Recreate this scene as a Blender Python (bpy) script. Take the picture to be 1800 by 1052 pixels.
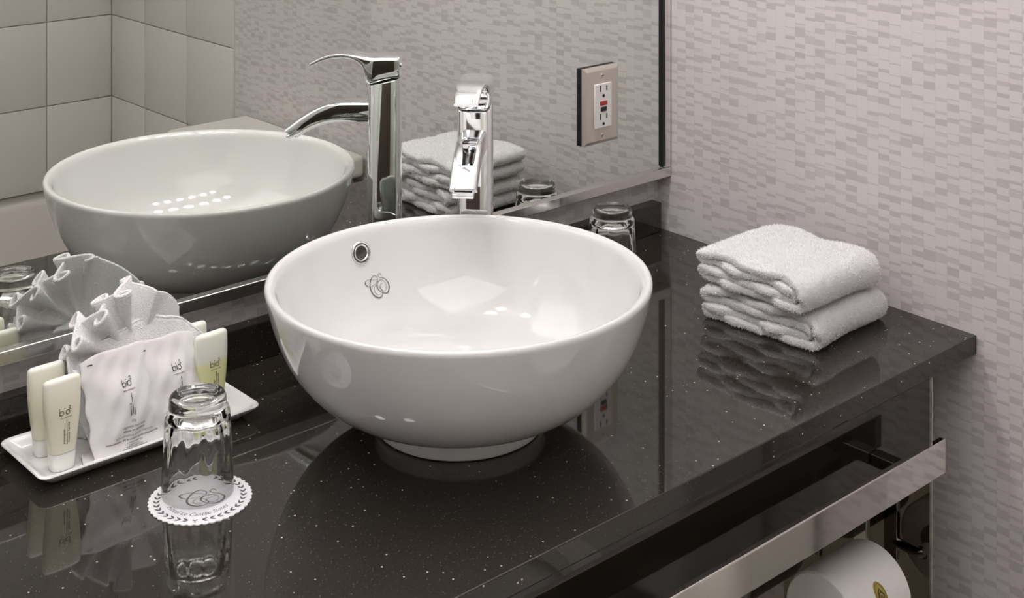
import bpy, bmesh, math, random
import numpy as np
from mathutils import Vector, Matrix

random.seed(7); rng = np.random.default_rng(11)
scene = bpy.context.scene
for o in list(bpy.data.objects):
    bpy.data.objects.remove(o, do_unlink=True)
C = scene.collection

# ------------------------------------------------------------------ camera
# world: counter top is z = 0, x runs along the mirror, y towards the mirror; metres
cam_d = bpy.data.cameras.new('camera'); cam = bpy.data.objects.new('camera', cam_d); C.objects.link(cam)
cam.location = (-0.9327, -1.1263, 0.6731)
cam.rotation_euler = (math.pi/2, 0, -math.radians(41.761))
cam_d.sensor_width = 36.0; cam_d.sensor_fit = 'HORIZONTAL'
cam_d.lens = 2484.7/1800*36.0
cam_d.shift_y = -(526+402.98)/1800.0
cam_d.clip_start = 0.02
scene.camera = cam

# ------------------------------------------------------------------ light and exposure
world = bpy.data.worlds.new('world'); scene.world = world; world.use_nodes = True
world.node_tree.nodes['Background'].inputs[0].default_value = (0.9, 0.92, 1.0, 1)
world.node_tree.nodes['Background'].inputs[1].default_value = 0.02
BULB = 19.5          # emission of the vanity globes
CEIL = 1.05           # emission of the added ceiling fill panel
scene.view_settings.view_transform = 'Standard'
scene.view_settings.look = 'None'
scene.view_settings.exposure = 0.90
scene.view_settings.gamma = 1.0
scene.view_settings.use_curve_mapping = False

# ------------------------------------------------------------------ key measures
YF = -0.2385        # front of counter
XW = 0.6056         # right wall
YB = 0.2863         # back wall
YM = 0.2647         # silver of the mirror
def xw(y): return 0.6035+0.026*(y+0.24)   # right wall is a little out of square
XA = 0.7056         # alcove wall
YJ = -0.448         # where the right wall steps back
YT = -1.107         # start of tiled part
YTB = -1.706        # tiled wall behind the tub
XL = -1.75          # left wall
ZF, ZC = -0.85, 1.55

# ------------------------------------------------------------------ node helpers
def mat(name):
    m = bpy.data.materials.new(name); m.use_nodes = True
    return m, m.node_tree, m.node_tree.nodes['Principled BSDF']
def setp(b, **k):
    names = dict(color='Base Color', rough='Roughness', metal='Metallic', ior='IOR', trans='Transmission Weight',
                 coat='Coat Weight', coatr='Coat Roughness', sss='Subsurface Weight', sheen='Sheen Weight',
                 spec='Specular IOR Level', emit='Emission Color', emits='Emission Strength', sssr='Subsurface Radius', ssss='Subsurface Scale')
    for a, v in k.items():
        if a in ('color', 'emit') and len(v) == 3: v = (*v, 1)
        b.inputs[names[a]].default_value = v
def node(nt, typ, **k):
    n = nt.nodes.new(typ)
    for a, v in k.items(): setattr(n, a, v)
    return n
def mth(nt, op, a, b=None, c=None):
    n = nt.nodes.new('ShaderNodeMath'); n.operation = op
    for i, v in enumerate((a, b, c)):
        if v is None: continue
        if isinstance(v, (int, float)): n.inputs[i].default_value = v
        else: nt.links.new(v, n.inputs[i])
    return n.outputs[0]
def plain(name, color, rough=0.5, **k):
    m, nt, b = mat(name); setp(b, color=color, rough=rough, **k)
    if 'sss' in k: setp(b, sssr=(1.0, 0.97, 0.92))
    return m
def noise_bump(m, scale, strength, dist=0.001, detail=4):
    nt = m.node_tree; b = nt.nodes['Principled BSDF']
    tc = node(nt, 'ShaderNodeTexCoord'); n = node(nt, 'ShaderNodeTexNoise')
    n.inputs['Scale'].default_value = scale; n.inputs['Detail'].default_value = detail
    nt.links.new(tc.outputs['Object'], n.inputs['Vector'])
    bp = node(nt, 'ShaderNodeBump'); bp.inputs['Strength'].default_value = strength; bp.inputs['Distance'].default_value = dist
    nt.links.new(n.outputs['Fac'], bp.inputs['Height']); nt.links.new(bp.outputs[0], b.inputs['Normal'])
    return m

def wallpaper(name, axis, light=(0.67, 0.627, 0.625), dark=(0.525, 0.484, 0.485)):
    """embossed block wallpaper: columns of light blocks with darker bands"""
    m, nt, b = mat(name)
    geo = node(nt, 'ShaderNodeNewGeometry'); sep = node(nt, 'ShaderNodeSeparateXYZ')
    nt.links.new(geo.outputs['Position'], sep.inputs[0])
    h = sep.outputs[axis]; z = sep.outputs[2]
    u = mth(nt, 'DIVIDE', h, 0.0165)
    col = mth(nt, 'FLOOR', u); fu = mth(nt, 'FRACT', u)
    wn = node(nt, 'ShaderNodeTexWhiteNoise', noise_dimensions='1D'); nt.links.new(col, wn.inputs['W'])
    # slow drift shared by neighbours plus a column jitter
    nz = node(nt, 'ShaderNodeTexNoise', noise_dimensions='2D'); nz.inputs['Scale'].default_value = 1.0; nz.inputs['Detail'].default_value = 1
    cb = node(nt, 'ShaderNodeCombineXYZ'); nt.links.new(mth(nt, 'MULTIPLY', col, 0.37), cb.inputs[0]); nt.links.new(mth(nt, 'MULTIPLY', z, 9.0), cb.inputs[1])
    nt.links.new(cb.outputs[0], nz.inputs['Vector'])
    zz = mth(nt, 'ADD', mth(nt, 'ADD', mth(nt, 'DIVIDE', z, 0.0150), mth(nt, 'MULTIPLY', wn.outputs['Value'], 0.75)), mth(nt, 'MULTIPLY', nz.outputs['Fac'], 1.6))
    row = mth(nt, 'FLOOR', zz); fz = mth(nt, 'FRACT', zz)
    c2 = node(nt, 'ShaderNodeCombineXYZ'); nt.links.new(col, c2.inputs[0]); nt.links.new(row, c2.inputs[1])
    w2 = node(nt, 'ShaderNodeTexWhiteNoise', noise_dimensions='2D'); nt.links.new(c2.outputs[0], w2.inputs['Vector'])
    # runs of darker blocks across two or three columns
    c3 = node(nt, 'ShaderNodeCombineXYZ'); nt.links.new(mth(nt, 'MULTIPLY', col, 0.55), c3.inputs[0]); nt.links.new(mth(nt, 'MULTIPLY', row, 0.9), c3.inputs[1])
    n3 = node(nt, 'ShaderNodeTexNoise', noise_dimensions='2D'); n3.inputs['Scale'].default_value = 1.0; n3.inputs['Detail'].default_value = 2
    nt.links.new(c3.outputs[0], n3.inputs['Vector'])
    t = mth(nt, 'ADD', mth(nt, 'MULTIPLY', w2.outputs['Value'], 0.62), mth(nt, 'MULTIPLY', mth(nt, 'SUBTRACT', n3.outputs['Fac'], 0.5), 1.3))
    t = mth(nt, 'ADD', t, 0.02)
    d = mth(nt, 'MULTIPLY', mth(nt, 'SUBTRACT', t, fz), 8.0)
    dk = node(nt, 'ShaderNodeClamp'); nt.links.new(d, dk.inputs[0])
    sc_ = node(nt, 'ShaderNodeSeparateColor'); nt.links.new(w2.outputs['Color'], sc_.inputs[0])
    dkf = mth(nt, 'MULTIPLY', dk.outputs[0], mth(nt, 'ADD', 0.45, mth(nt, 'MULTIPLY', sc_.outputs[1], 0.55)))
    # narrow darker line under each light block and between columns
    eu = mth(nt, 'LESS_THAN', mth(nt, 'MINIMUM', fu, mth(nt, 'SUBTRACT', 1.0, fu)), 0.035)
    ez = mth(nt, 'LESS_THAN', mth(nt, 'ABSOLUTE', mth(nt, 'SUBTRACT', fz, t)), 0.05)
    edge = mth(nt, 'MAXIMUM', mth(nt, 'MULTIPLY', eu, 0.30), mth(nt, 'MULTIPLY', ez, 0.6))
    # fine fibres
    fb = node(nt, 'ShaderNodeTexNoise'); fb.inputs['Scale'].default_value = 1.0; fb.inputs['Detail'].default_value = 3
    c4 = node(nt, 'ShaderNodeCombineXYZ'); nt.links.new(mth(nt, 'MULTIPLY', h, 60.0), c4.inputs[0]); nt.links.new(mth(nt, 'MULTIPLY', z, 900.0), c4.inputs[1])
    nt.links.new(c4.outputs[0], fb.inputs['Vector'])
    fac = mth(nt, 'ADD', dkf, mth(nt, 'ADD', edge, mth(nt, 'MULTIPLY', mth(nt, 'SUBTRACT', fb.outputs['Fac'], 0.5), 0.7)))
    fac = mth(nt, 'ADD', fac, mth(nt, 'MULTIPLY', mth(nt, 'SUBTRACT', w2.outputs['Value'], 0.5), 0.22))
    mx = node(nt, 'ShaderNodeMix', data_type='RGBA'); mx.inputs['A'].default_value = (*light, 1); mx.inputs['B'].default_value = (*dark, 1)
    nt.links.new(fac, mx.inputs['Factor']); nt.links.new(mx.outputs['Result'], b.inputs['Base Color'])
    hgt = mth(nt, 'SUBTRACT', mth(nt, 'MULTIPLY', fb.outputs['Fac'], 0.35), mth(nt, 'ADD', dkf, edge))
    bp = node(nt, 'ShaderNodeBump'); bp.inputs['Strength'].default_value = 0.35; bp.inputs['Distance'].default_value = 0.0006
    nt.links.new(hgt, bp.inputs['Height']); nt.links.new(bp.outputs[0], b.inputs['Normal'])
    setp(b, rough=0.55, spec=0.35)
    return m

def quartz(name):
    m, nt, b = mat(name)
    geo = node(nt, 'ShaderNodeNewGeometry')
    def flecks(scale, size, keep):
        v = node(nt, 'ShaderNodeTexVoronoi'); v.inputs['Scale'].default_value = scale
        nt.links.new(geo.outputs['Position'], v.inputs['Vector'])
        sp = node(nt, 'ShaderNodeSeparateColor'); nt.links.new(v.outputs['Color'], sp.inputs[0])
        near = mth(nt, 'LESS_THAN', v.outputs['Distance'], size)
        return mth(nt, 'MULTIPLY', near, mth(nt, 'GREATER_THAN', sp.outputs[0], keep)), sp.outputs[1]
    a, ra = flecks(210, 0.20, 0.955); c, rc = flecks(560, 0.22, 0.90); e, re = flecks(1300, 0.35, 0.80)
    n = node(nt, 'ShaderNodeTexNoise'); n.inputs['Scale'].default_value = 420; n.inputs['Detail'].default_value = 3
    nt.links.new(geo.outputs['Position'], n.inputs['Vector'])
    f = mth(nt, 'ADD', mth(nt, 'MULTIPLY', a, mth(nt, 'ADD', mth(nt, 'MULTIPLY', ra, 0.6), 0.4)), mth(nt, 'MULTIPLY', mth(nt, 'MULTIPLY', c, rc), 0.30))
    f = mth(nt, 'ADD', f, mth(nt, 'MULTIPLY', mth(nt, 'MULTIPLY', e, re), 0.045))
    f = mth(nt, 'ADD', f, mth(nt, 'MULTIPLY', mth(nt, 'SUBTRACT', n.outputs['Fac'], 0.45), 0.03))
    mx = node(nt, 'ShaderNodeMix', data_type='RGBA'); mx.inputs['A'].default_value = (0.021, 0.0172, 0.0138, 1); mx.inputs['B'].default_value = (0.75, 0.70, 0.58, 1)
    nt.links.new(f, mx.inputs['Factor']); nt.links.new(mx.outputs['Result'], b.inputs['Base Color'])
    setp(b, rough=0.035, ior=1.62)
    return m

M = {}
M['wallpaper_y'] = wallpaper('wallpaper_side', 1)
M['wallpaper_x'] = wallpaper('wallpaper_back', 0)
M['quartz'] = quartz('black_quartz')
M['porcelain'] = plain('porcelain', (0.72, 0.710, 0.703), 0.06, ior=1.5, coat=0.4, coatr=0.03)
M['chrome'] = plain('chrome', (0.86, 0.87, 0.88), 0.04, metal=1.0)
M['steel'] = plain('polished_steel', (0.76, 0.745, 0.73), 0.16, metal=1.0)
M['steel_mirror'] = plain('mirror_steel', (0.72, 0.70, 0.67), 0.05, metal=1.0)
M['dark_metal'] = plain('dark_metal', (0.12, 0.11, 0.11), 0.15, metal=1.0)
M['plate'] = plain('brushed_plate', (0.68, 0.615, 0.545), 0.33, metal=0.75)
M['silver'] = plain('mirror_silver', (0.80, 0.825, 0.79), 0.0, metal=1.0)
M['black_gloss'] = plain('black_gloss_panel', (0.014, 0.011, 0.008), 0.05, ior=1.62)
M['walnut'] = plain('walnut', (0.055, 0.036, 0.028), 0.35)
M['smoked'] = plain('smoked_mirror', (0.30, 0.275, 0.235), 0.03, metal=1.0)
M['black'] = plain('black_plastic', (0.012, 0.012, 0.012), 0.4)
M['ink'] = plain('black_ink', (0.02, 0.018, 0.018), 0.6)
M['grey_ink'] = plain('grey_ink', (0.13, 0.125, 0.13), 0.6)
M['fine_ink'] = plain('fine_ink', (0.16, 0.14, 0.13), 0.6)
M['white_plastic'] = plain('white_plastic', (0.82, 0.80, 0.78), 0.3)
M['red'] = plain('red_button', (0.45, 0.05, 0.03), 0.4)
M['glass'] = plain('clear_glass', (0.99, 1.0, 0.995), 0.0, trans=1.0, ior=1.5)
M['paper'] = noise_bump(plain('tissue_paper', (0.78, 0.755, 0.755), 0.75, sss=0.15, ssss=0.004), 60, 0.25, 0.002)
M['card'] = plain('doily_card', (0.90, 0.88, 0.91), 0.8)
M['tray'] = plain('tray_glaze', (0.86, 0.85, 0.84), 0.12, coat=0.3)
M['cloth'] = noise_bump(plain('terry_cloth', (0.96, 0.945, 0.955), 0.95), 900, 0.9, 0.002, 2)
M['towel_cloth'] = noise_bump(plain('towel_cloth', (0.88, 0.868, 0.875), 0.95), 900, 0.9, 0.002, 2)
M['towel_pile'] = plain('towel_pile', (0.90, 0.885, 0.895), 0.95)
M['pile'] = plain('terry_pile', (0.95, 0.935, 0.94), 0.95)
M['roll'] = noise_bump(plain('roll_paper', (0.90, 0.87, 0.85), 0.9), 220, 0.5, 0.001)
M['card_core'] = plain('card_core', (0.35, 0.29, 0.22), 0.9)
M['gold'] = plain('gold_foil', (0.62, 0.50, 0.14), 0.32, metal=0.7)
M['tile'] = plain('cream_tile', (0.66, 0.645, 0.605), 0.18)
M['grout'] = plain('grout', (0.56, 0.54, 0.48), 0.9)
M['tub'] = plain('tub_enamel', (0.60, 0.56, 0.535), 0.15)
M['toilet'] = plain('toilet_china', (0.78, 0.75, 0.70), 0.12)
M['ceiling'] = plain('ceiling_paint', (0.88, 0.87, 0.86), 0.9)
M['floor'] = plain('floor_stone', (0.50, 0.48, 0.46), 0.4)
M['wall_plain'] = plain('wall_paint', (0.85, 0.83, 0.82), 0.8)
M['globe'] = plain('lit_globe', (1, 1, 1), 0.4, emit=(1.0, 0.965, 0.965), emits=BULB)
M['ceil_fill'] = plain('fill_diffuser', (1, 1, 1), 0.5, emit=(1.0, 0.975, 0.98), emits=CEIL)

def bottle_mat(name, liquid, head, level, soft=0.003):
    """tinted plastic whose contents reach up to `level` above the base"""
    m, nt, b = mat(name)
    tc = node(nt, 'ShaderNodeTexCoord'); sp = node(nt, 'ShaderNodeSeparateXYZ'); nt.links.new(tc.outputs['Object'], sp.inputs[0])
    mr = node(nt, 'ShaderNodeMapRange'); mr.inputs['From Min'].default_value = level-soft; mr.inputs['From Max'].default_value = level+soft
    nt.links.new(sp.outputs[2], mr.inputs['Value'])
    mx = node(nt, 'ShaderNodeMix', data_type='RGBA'); mx.inputs['A'].default_value = (*liquid, 1); mx.inputs['B'].default_value = (*head, 1)
    nt.links.new(mr.outputs[0], mx.inputs['Factor']); nt.links.new(mx.outputs['Result'], b.inputs['Base Color'])
    setp(b, rough=0.28, sss=0.5, ssss=0.012, sssr=(1, 0.97, 0.88)); return m
M['cream'] = bottle_mat('cream_lotion', (0.90, 0.875, 0.69), (0.90, 0.89, 0.80), 0.075, 0.02)
M['gel'] = bottle_mat('yellow_gel', (0.84, 0.84, 0.46), (0.88, 0.88, 0.78), 0.058)
M['shampoo'] = bottle_mat('pale_shampoo', (0.90, 0.89, 0.64), (0.90, 0.90, 0.79), 0.066)
M['frost'] = plain('frosted_cap', (0.90, 0.90, 0.85), 0.3, sss=0.5, ssss=0.012)

# ------------------------------------------------------------------ object helpers
def link(name, me, m=None, parent=None, loc=None, smooth=False):
    o = bpy.data.objects.new(name, me); C.objects.link(o)
    if m is not None: me.materials.append(M[m] if isinstance(m, str) else m)
    if parent is not None: o.parent = parent
    if loc is not None: o.location = loc
    if smooth:
        me.polygons.foreach_set('use_smooth', [True]*len(me.polygons))
    return o
def from_bm(name, bm, m, parent=None, loc=None, smooth=False, recalc=True):
    if recalc: bmesh.ops.recalc_face_normals(bm, faces=bm.faces)
    me = bpy.data.meshes.new(name); bm.to_mesh(me); bm.free()
    return link(name, me, m, parent, loc, smooth)
def from_np(name, v, f, m, parent=None, loc=None, smooth=False):
    me = bpy.data.meshes.new(name); me.from_pydata([tuple(map(float, a)) for a in v], [], [tuple(map(int, a)) for a in f]); me.update()
    return link(name, me, m, parent, loc, smooth)
def autosmooth(o, ang=35):
    me = o.data
    me.polygons.foreach_set('use_smooth', [True]*len(me.polygons))
    try: me.set_sharp_from_angle(angle=math.radians(ang))
    except Exception: pass
    return o
def flat_faces(o, bev):
    for p in o.data.polygons:
        vs = [o.data.vertices[i].co for i in p.vertices]
        if min((vs[i]-vs[i-1]).length for i in range(len(vs))) > bev*1.2: p.use_smooth = False
    return o
def empty(name, loc=(0, 0, 0), rz=0.0):
    o = bpy.data.objects.new(name, None); C.objects.link(o); o.location = loc; o.rotation_euler = (0, 0, rz)
    o.empty_display_size = 0.02; return o
def tag(o, label, cat, group=None):
    o['label'] = label; o['category'] = cat
    if group: o['group'] = group
    return o
def struct(o, label=None):
    o['kind'] = 'structure'
    if label: o['label'] = label
    return o
def bm_box(bm, x0, x1, y0, y1, z0, z1):
    vs = [bm.verts.new(p) for p in ((x0,y0,z0),(x1,y0,z0),(x1,y1,z0),(x0,y1,z0),(x0,y0,z1),(x1,y0,z1),(x1,y1,z1),(x0,y1,z1))]
    for q in ((0,3,2,1),(4,5,6,7),(0,1,5,4),(1,2,6,5),(2,3,7,6),(3,0,4,7)): bm.faces.new([vs[i] for i in q])
    return vs
def box(name, x0, x1, y0, y1, z0, z1, m, parent=None, bev=0.0, seg=2, loc=None):
    bm = bmesh.new(); bm_box(bm, x0, x1, y0, y1, z0, z1)
    if bev > 0: bmesh.ops.bevel(bm, geom=list(bm.edges), offset=bev, segments=seg, profile=0.5, affect='EDGES', clamp_overlap=True)
    o = from_bm(name, bm, m, parent, loc)
    if bev > 0: flat_faces(autosmooth(o, 40), bev)
    return o
def lathe_mesh(prof, n=64, closed=False, mod=None):
    """revolve (r, z) points about z; mod(r, z, k, theta) -> r"""
    v = []; f = []; L = len(prof)
    for i in range(n):
        t = 2*math.pi*i/n
        for k, (r, z) in enumerate(prof):
            rr = mod(r, z, k, t) if mod else r
            v.append((rr*math.cos(t), rr*math.sin(t), z))
    for i in range(n):
        j = (i+1) % n
        for k in range(L if closed else L-1):
            k2 = (k+1) % L
            f.append((i*L+k, j*L+k, j*L+k2, i*L+k2))
    return v, f
def lathe(name, prof, m, parent=None, n=64, closed=False, loc=None, mod=None, ang=50):
    v, f = lathe_mesh(prof, n, closed, mod)
    me = bpy.data.meshes.new(name); me.from_pydata(v, [], f); me.update()
    bm = bmesh.new(); bm.from_mesh(me); bmesh.ops.remove_doubles(bm, verts=bm.verts, dist=1e-6)
    bmesh.ops.dissolve_degenerate(bm, dist=1e-7, edges=bm.edges)
    bmesh.ops.recalc_face_normals(bm, faces=bm.faces); bm.to_mesh(me); bm.free()
    o = link(name, me, m, parent, loc); autosmooth(o, ang); return o
def catmull(pts, sub=8, closed=False):
    P = [np.array(p, float) for p in pts]; n = len(P); out = []
    rngk = range(n if closed else n-1)
    for i in rngk:
        if closed: p0, p1, p2, p3 = P[(i-1) % n], P[i], P[(i+1) % n], P[(i+2) % n]
        else: p0, p1, p2, p3 = P[max(i-1, 0)], P[i], P[i+1], P[min(i+2, n-1)]
        for s in range(sub):
            t = s/sub
            out.append(0.5*((2*p1)+(-p0+p2)*t+(2*p0-5*p1+4*p2-p3)*t*t+(-p0+3*p1-3*p2+p3)*t**3))
    if not closed: out.append(P[-1])
    return np.array(out)
def loft(name, rings, m, parent=None, loc=None, caps=True, ang=40):
    """skin a list of equally long closed rings"""
    bm = bmesh.new(); R = [[bm.verts.new(tuple(p)) for p in r] for r in rings]; n = len(R[0])
    for a, b in zip(R[:-1], R[1:]):
        for i in range(n):
            j = (i+1) % n; bm.faces.new((a[i], a[j], b[j], b[i]))
    if caps: bm.faces.new(R[0][::-1]); bm.faces.new(R[-1])
    o = from_bm(name, bm, m, parent, loc); autosmooth(o, ang); return o
def tube(name, pts, r, m, parent=None, n=12, closed=False):
    P = np.array(pts, float); rings = []
    up = np.array([0, 0, 1.0])
    for i in range(len(P)):
        a = P[(i-1) % len(P)] if (closed or i > 0) else P[i]; b = P[(i+1) % len(P)] if (closed or i < len(P)-1) else P[i]
        t = (b-a)/np.linalg.norm(b-a); s = np.cross(t, up)
        if np.linalg.norm(s) < 1e-3: s = np.cross(t, [0, 1.0, 0])
        s /= np.linalg.norm(s); w = np.cross(s, t)
        rr = r(i/(len(P)-1)) if callable(r) else r
        rings.append([P[i]+rr*(math.cos(k*2*math.pi/n)*s+math.sin(k*2*math.pi/n)*w) for k in range(n)])
    if closed: rings.append(rings[0])
    return loft(name, rings, m, parent, caps=not closed, ang=60)
def supere(a, b, n=40, e=4.0):
    out = []
    for i in range(n):
        t = 2*math.pi*i/n; c, s = math.cos(t), math.sin(t)
        out.append((a*math.copysign(abs(c)**(2/e), c), b*math.copysign(abs(s)**(2/e), s)))
    return out

# flat print: strokes and letters in a 2-D frame, mapped onto a surface by fn(a, b) -> (point, normal)
class Print:
    def __init__(self, fn, lift=0.00015): self.fn = fn; self.lift = lift; self.v = []; self.f = []
    def _pt(self, a, b):
        p, nrm = self.fn(a, b); p = np.array(p)+np.array(nrm)*self.lift
        self.v.append(tuple(p)); return len(self.v)-1
    def poly(self, pts):
        self.f.append(tuple(self._pt(*p) for p in pts))
    def stroke(self, pts, w, closed=False):
        P = np.array(pts, float); n = len(P); ids = []
        for i in range(n):
            a = P[(i-1) % n] if (closed or i > 0) else P[i]; b = P[(i+1) % n] if (closed or i < n-1) else P[i]
            t = b-a; t = t/(np.linalg.norm(t)+1e-12); nn = np.array([-t[1], t[0]])
            ww = (w(i/max(n-1, 1)) if callable(w) else w)/2
            ids.append((self._pt(*(P[i]+nn*ww)), self._pt(*(P[i]-nn*ww))))
        for i in range(n if closed else n-1):
            j = (i+1) % n; self.f.append((ids[i][0], ids[j][0], ids[j][1], ids[i][1]))
    def ring(self, cx, cy, r, w, n=28, a0=0.0, a1=2*math.pi, ry=None):
        full = abs(a1-a0-2*math.pi) < 1e-6
        k = n if full else n+1
        self.stroke([(cx+r*math.cos(a0+(a1-a0)*i/n), cy+(ry or r)*math.sin(a0+(a1-a0)*i/n)) for i in range(k)], w, closed=full)
    def text(self, s, x, y, size, align='CENTER', shear=0.0, warp=None, rot=0.0, stretch=1.0):
        cu = bpy.data.curves.new('t', 'FONT'); cu.body = s; cu.size = size; cu.align_x = align; cu.shear = shear; cu.resolution_u = 3
        ob = bpy.data.objects.new('t', cu); C.objects.link(ob)
        me = bpy.data.meshes.new_from_object(ob.evaluated_get(bpy.context.evaluated_depsgraph_get()))
        co = [(p.co.x*stretch, p.co.y) for p in me.vertices]; c, sn = math.cos(rot), math.sin(rot)
        ids = []
        for a, b in co:
            if warp: a, b = warp(a, b)
            else: a, b = x+a*c-b*sn, y+a*sn+b*c
            ids.append(self._pt(a, b))
        for p in me.polygons: self.f.append(tuple(ids[i] for i in p.vertices))
        bpy.data.objects.remove(ob); bpy.data.curves.remove(cu); bpy.data.meshes.remove(me)
    def logo(self, x, y, h):
        """the lower-case brand mark with its raised 2, centred on x, base line y, x-height h"""
        w = h*0.15; r = h*0.46
        self.stroke([(x-1.30*h, y), (x-1.30*h, y+1.62*h)], w); self.ring(x-1.30*h+r, y+r, r, w)
        self.stroke([(x-0.06*h, y), (x-0.06*h, y+1.0*h)], w); self.stroke([(x-0.06*h, y+1.28*h), (x-0.06*h, y+1.50*h)], w*1.1)
        self.ring(x+0.66*h, y+r*1.03, r, w)
        t = [(0.98, 1.50), (1.02, 1.68), (1.17, 1.76), (1.33, 1.68), (1.35, 1.50), (1.24, 1.32), (1.04, 1.08), (1.46, 1.08)]
        self.stroke([(x+a*h, y+b*h) for a, b in catmull(t, 4)], w*0.85)
    def micro(self, x, y, length, h, vertical=False, words=3):
        """a line of print too small to read"""
        pos = -length/2; cuts = sorted(random.uniform(0.15, 0.85) for _ in range(words-1)); e = [0]+cuts+[1]
        for a, b in zip(e[:-1], e[1:]):
            p0 = pos+a*length+h*0.3; p1 = pos+b*length-h*0.3
            k = max(1, int((p1-p0)/(h*0.75)))
            for i in range(k):
                q0 = p0+(p1-p0)*i/k; q1 = q0+(p1-p0)/k*0.72; hh = h*random.uniform(0.6, 1.15)
                if vertical: self.poly([(x, y+q0), (x+hh, y+q0), (x+hh, y+q1), (x, y+q1)])
                else: self.poly([(x+q0, y), (x+q1, y), (x+q1, y+hh), (x+q0, y+hh)])
    def build(self, name, m, parent):
        return from_np(name, self.v, self.f, m, parent)

def monogram(pr, cx, cy, s, w):
    """two interlaced script capitals; s = width of the mark"""
    K = s/340.0
    def T(pts): return [(cx+(x-670)*K, cy-(y-725)*K) for x, y in pts]
    c = T([(693,655),(692,622),(652,603),(603,628),(567,690),(560,760),(588,828),(645,862),(700,850),(728,805),(708,755),(665,720),(626,735),(610,780),(636,820),(682,828)])
    fl = T([(702,657),(640,652),(565,634),(512,645),(499,675),(530,710),(590,718),(650,697),(700,657)])
    sp = T([(765,612),(740,585),(713,610),(738,640),(790,655),(830,700),(838,760),(810,815),(760,830),(702,802),(664,750),(678,696),(730,670),(780,690),(798,745),(775,795),(740,800),(705,770),(715,725),(750,710)])
    pr.stroke(catmull(c, 6), lambda t: w*(0.45+1.15*math.exp(-((t-0.38)/0.16)**2)))
    pr.stroke(catmull(fl, 6), lambda t: w*(0.4+0.9*math.exp(-((t-0.5)/0.12)**2)))
    pr.stroke(catmull(sp, 6), lambda t: w*(0.45+1.1*math.exp(-((t-0.33)/0.10)**2)+0.7*math.exp(-((t-0.55)/0.06)**2)))

def fibres(name, src, parent, count, length, width, m='pile'):
    """short terry loops over the visible surface of src: one part nobody could count"""
    dg = bpy.context.evaluated_depsgraph_get(); dg.update()
    ev = src.evaluated_get(dg); me = ev.to_mesh(); me.calc_loop_triangles()
    nv = len(me.vertices); co = np.empty(nv*3); me.vertices.foreach_get('co', co); co = co.reshape(-1, 3)
    nt_ = len(me.loop_triangles); tr = np.empty(nt_*3, int); me.loop_triangles.foreach_get('vertices', tr); tr = tr.reshape(-1, 3)
    ev.to_mesh_clear()
    A, B, D = co[tr[:, 0]], co[tr[:, 1]], co[tr[:, 2]]
    nr = np.cross(B-A, D-A); ar = np.linalg.norm(nr, axis=1)+1e-15; nr /= ar[:, None]
    idx = rng.choice(nt_, count, p=ar/ar.sum())
    u = rng.random(count); v = rng.random(count); fl = u+v > 1; u[fl] = 1-u[fl]; v[fl] = 1-v[fl]
    p = A[idx]+(B-A)[idx]*u[:, None]+(D-A)[idx]*v[:, None]; n = nr[idx]
    t = rng.normal(size=(count, 3)); t -= n*(t*n).sum(1)[:, None]; t /= np.linalg.norm(t, axis=1)[:, None]
    d = n+rng.normal(size=(count, 3))*0.45; d /= np.linalg.norm(d, axis=1)[:, None]
    L = length*rng.uniform(0.5, 1.2, count)[:, None]; W = width
    q0 = p-n*length*0.2; tip = q0+d*L
    V = np.empty((count, 4, 3)); V[:, 0] = q0-t*W*0.5; V[:, 1] = q0+t*W*0.5; V[:, 2] = tip+t*W*0.4; V[:, 3] = tip-t*W*0.4
    me2 = bpy.data.meshes.new(name); me2.vertices.add(count*4); me2.vertices.foreach_set('co', V.ravel())
    me2.loops.add(count*4); me2.loops.foreach_set('vertex_index', np.arange(count*4, dtype=np.int32))
    me2.polygons.add(count); me2.polygons.foreach_set('loop_start', np.arange(0, count*4, 4, dtype=np.int32))
    me2.update(calc_edges=True)
    o = link(name, me2, m, parent); o['kind'] = 'stuff'
    return o

# ================================================================== STRUCTURE
struct(box('floor', XL-0.1, XA+0.1, YTB-0.1, YB+0.1, ZF-0.05, ZF, 'floor'))
struct(box('ceiling', XL-0.1, XA+0.1, YTB-0.1, YB+0.1, ZC, ZC+0.05, 'ceiling'))
struct(box('wall_back', XL-0.1, XA+0.1, YB, YB+0.1, ZF, ZC, 'wallpaper_x'), 'grey wallpapered wall below the mirror')
def prism(name, foot, z0, z1, m, parent=None, bev=0.0):
    bm = bmesh.new(); lo = [bm.verts.new((a, b, z0)) for a, b in foot]; hi = [bm.verts.new((a, b, z1)) for a, b in foot]
    bm.faces.new(lo[::-1]); bm.faces.new(hi)
    for i in range(len(lo)): j = (i+1) % len(lo); bm.faces.new((lo[i], lo[j], hi[j], hi[i]))
    if bev: bmesh.ops.bevel(bm, geom=list(bm.edges), offset=bev, segments=2, profile=0.5, affect='EDGES', clamp_overlap=True)
    return from_bm(name, bm, m, parent)
struct(prism('wall_right', [(xw(YJ), YJ), (XA+0.1, YJ), (XA+0.1, YB), (xw(YB), YB)], ZF, ZC, 'wallpaper_y'), 'right wall with embossed grey block wallpaper')
struct(box('wall_alcove', XA, XA+0.1, YT, YJ, ZF, ZC, 'wallpaper_y'), 'set-back wallpapered wall seen in the mirror')
struct(box('wall_left', XL-0.1, XL, YTB-0.1, YB, ZF, ZC, 'wall_plain'))
dr1 = struct(box('added_door_1', XL+0.0005, XL+0.035, -1.56, -0.82, ZF+0.005, 1.15, 'walnut', None, 0.003, 2), 'added dark door, out of view, for dark reflections in the chrome')  # added out of view so the faucet has something dark to reflect
box('added_door_handle', XL+0.0355, XL+0.075, -0.92, -0.90, ZF+0.98, ZF+1.0, 'chrome', dr1, 0.003, 2)
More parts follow.
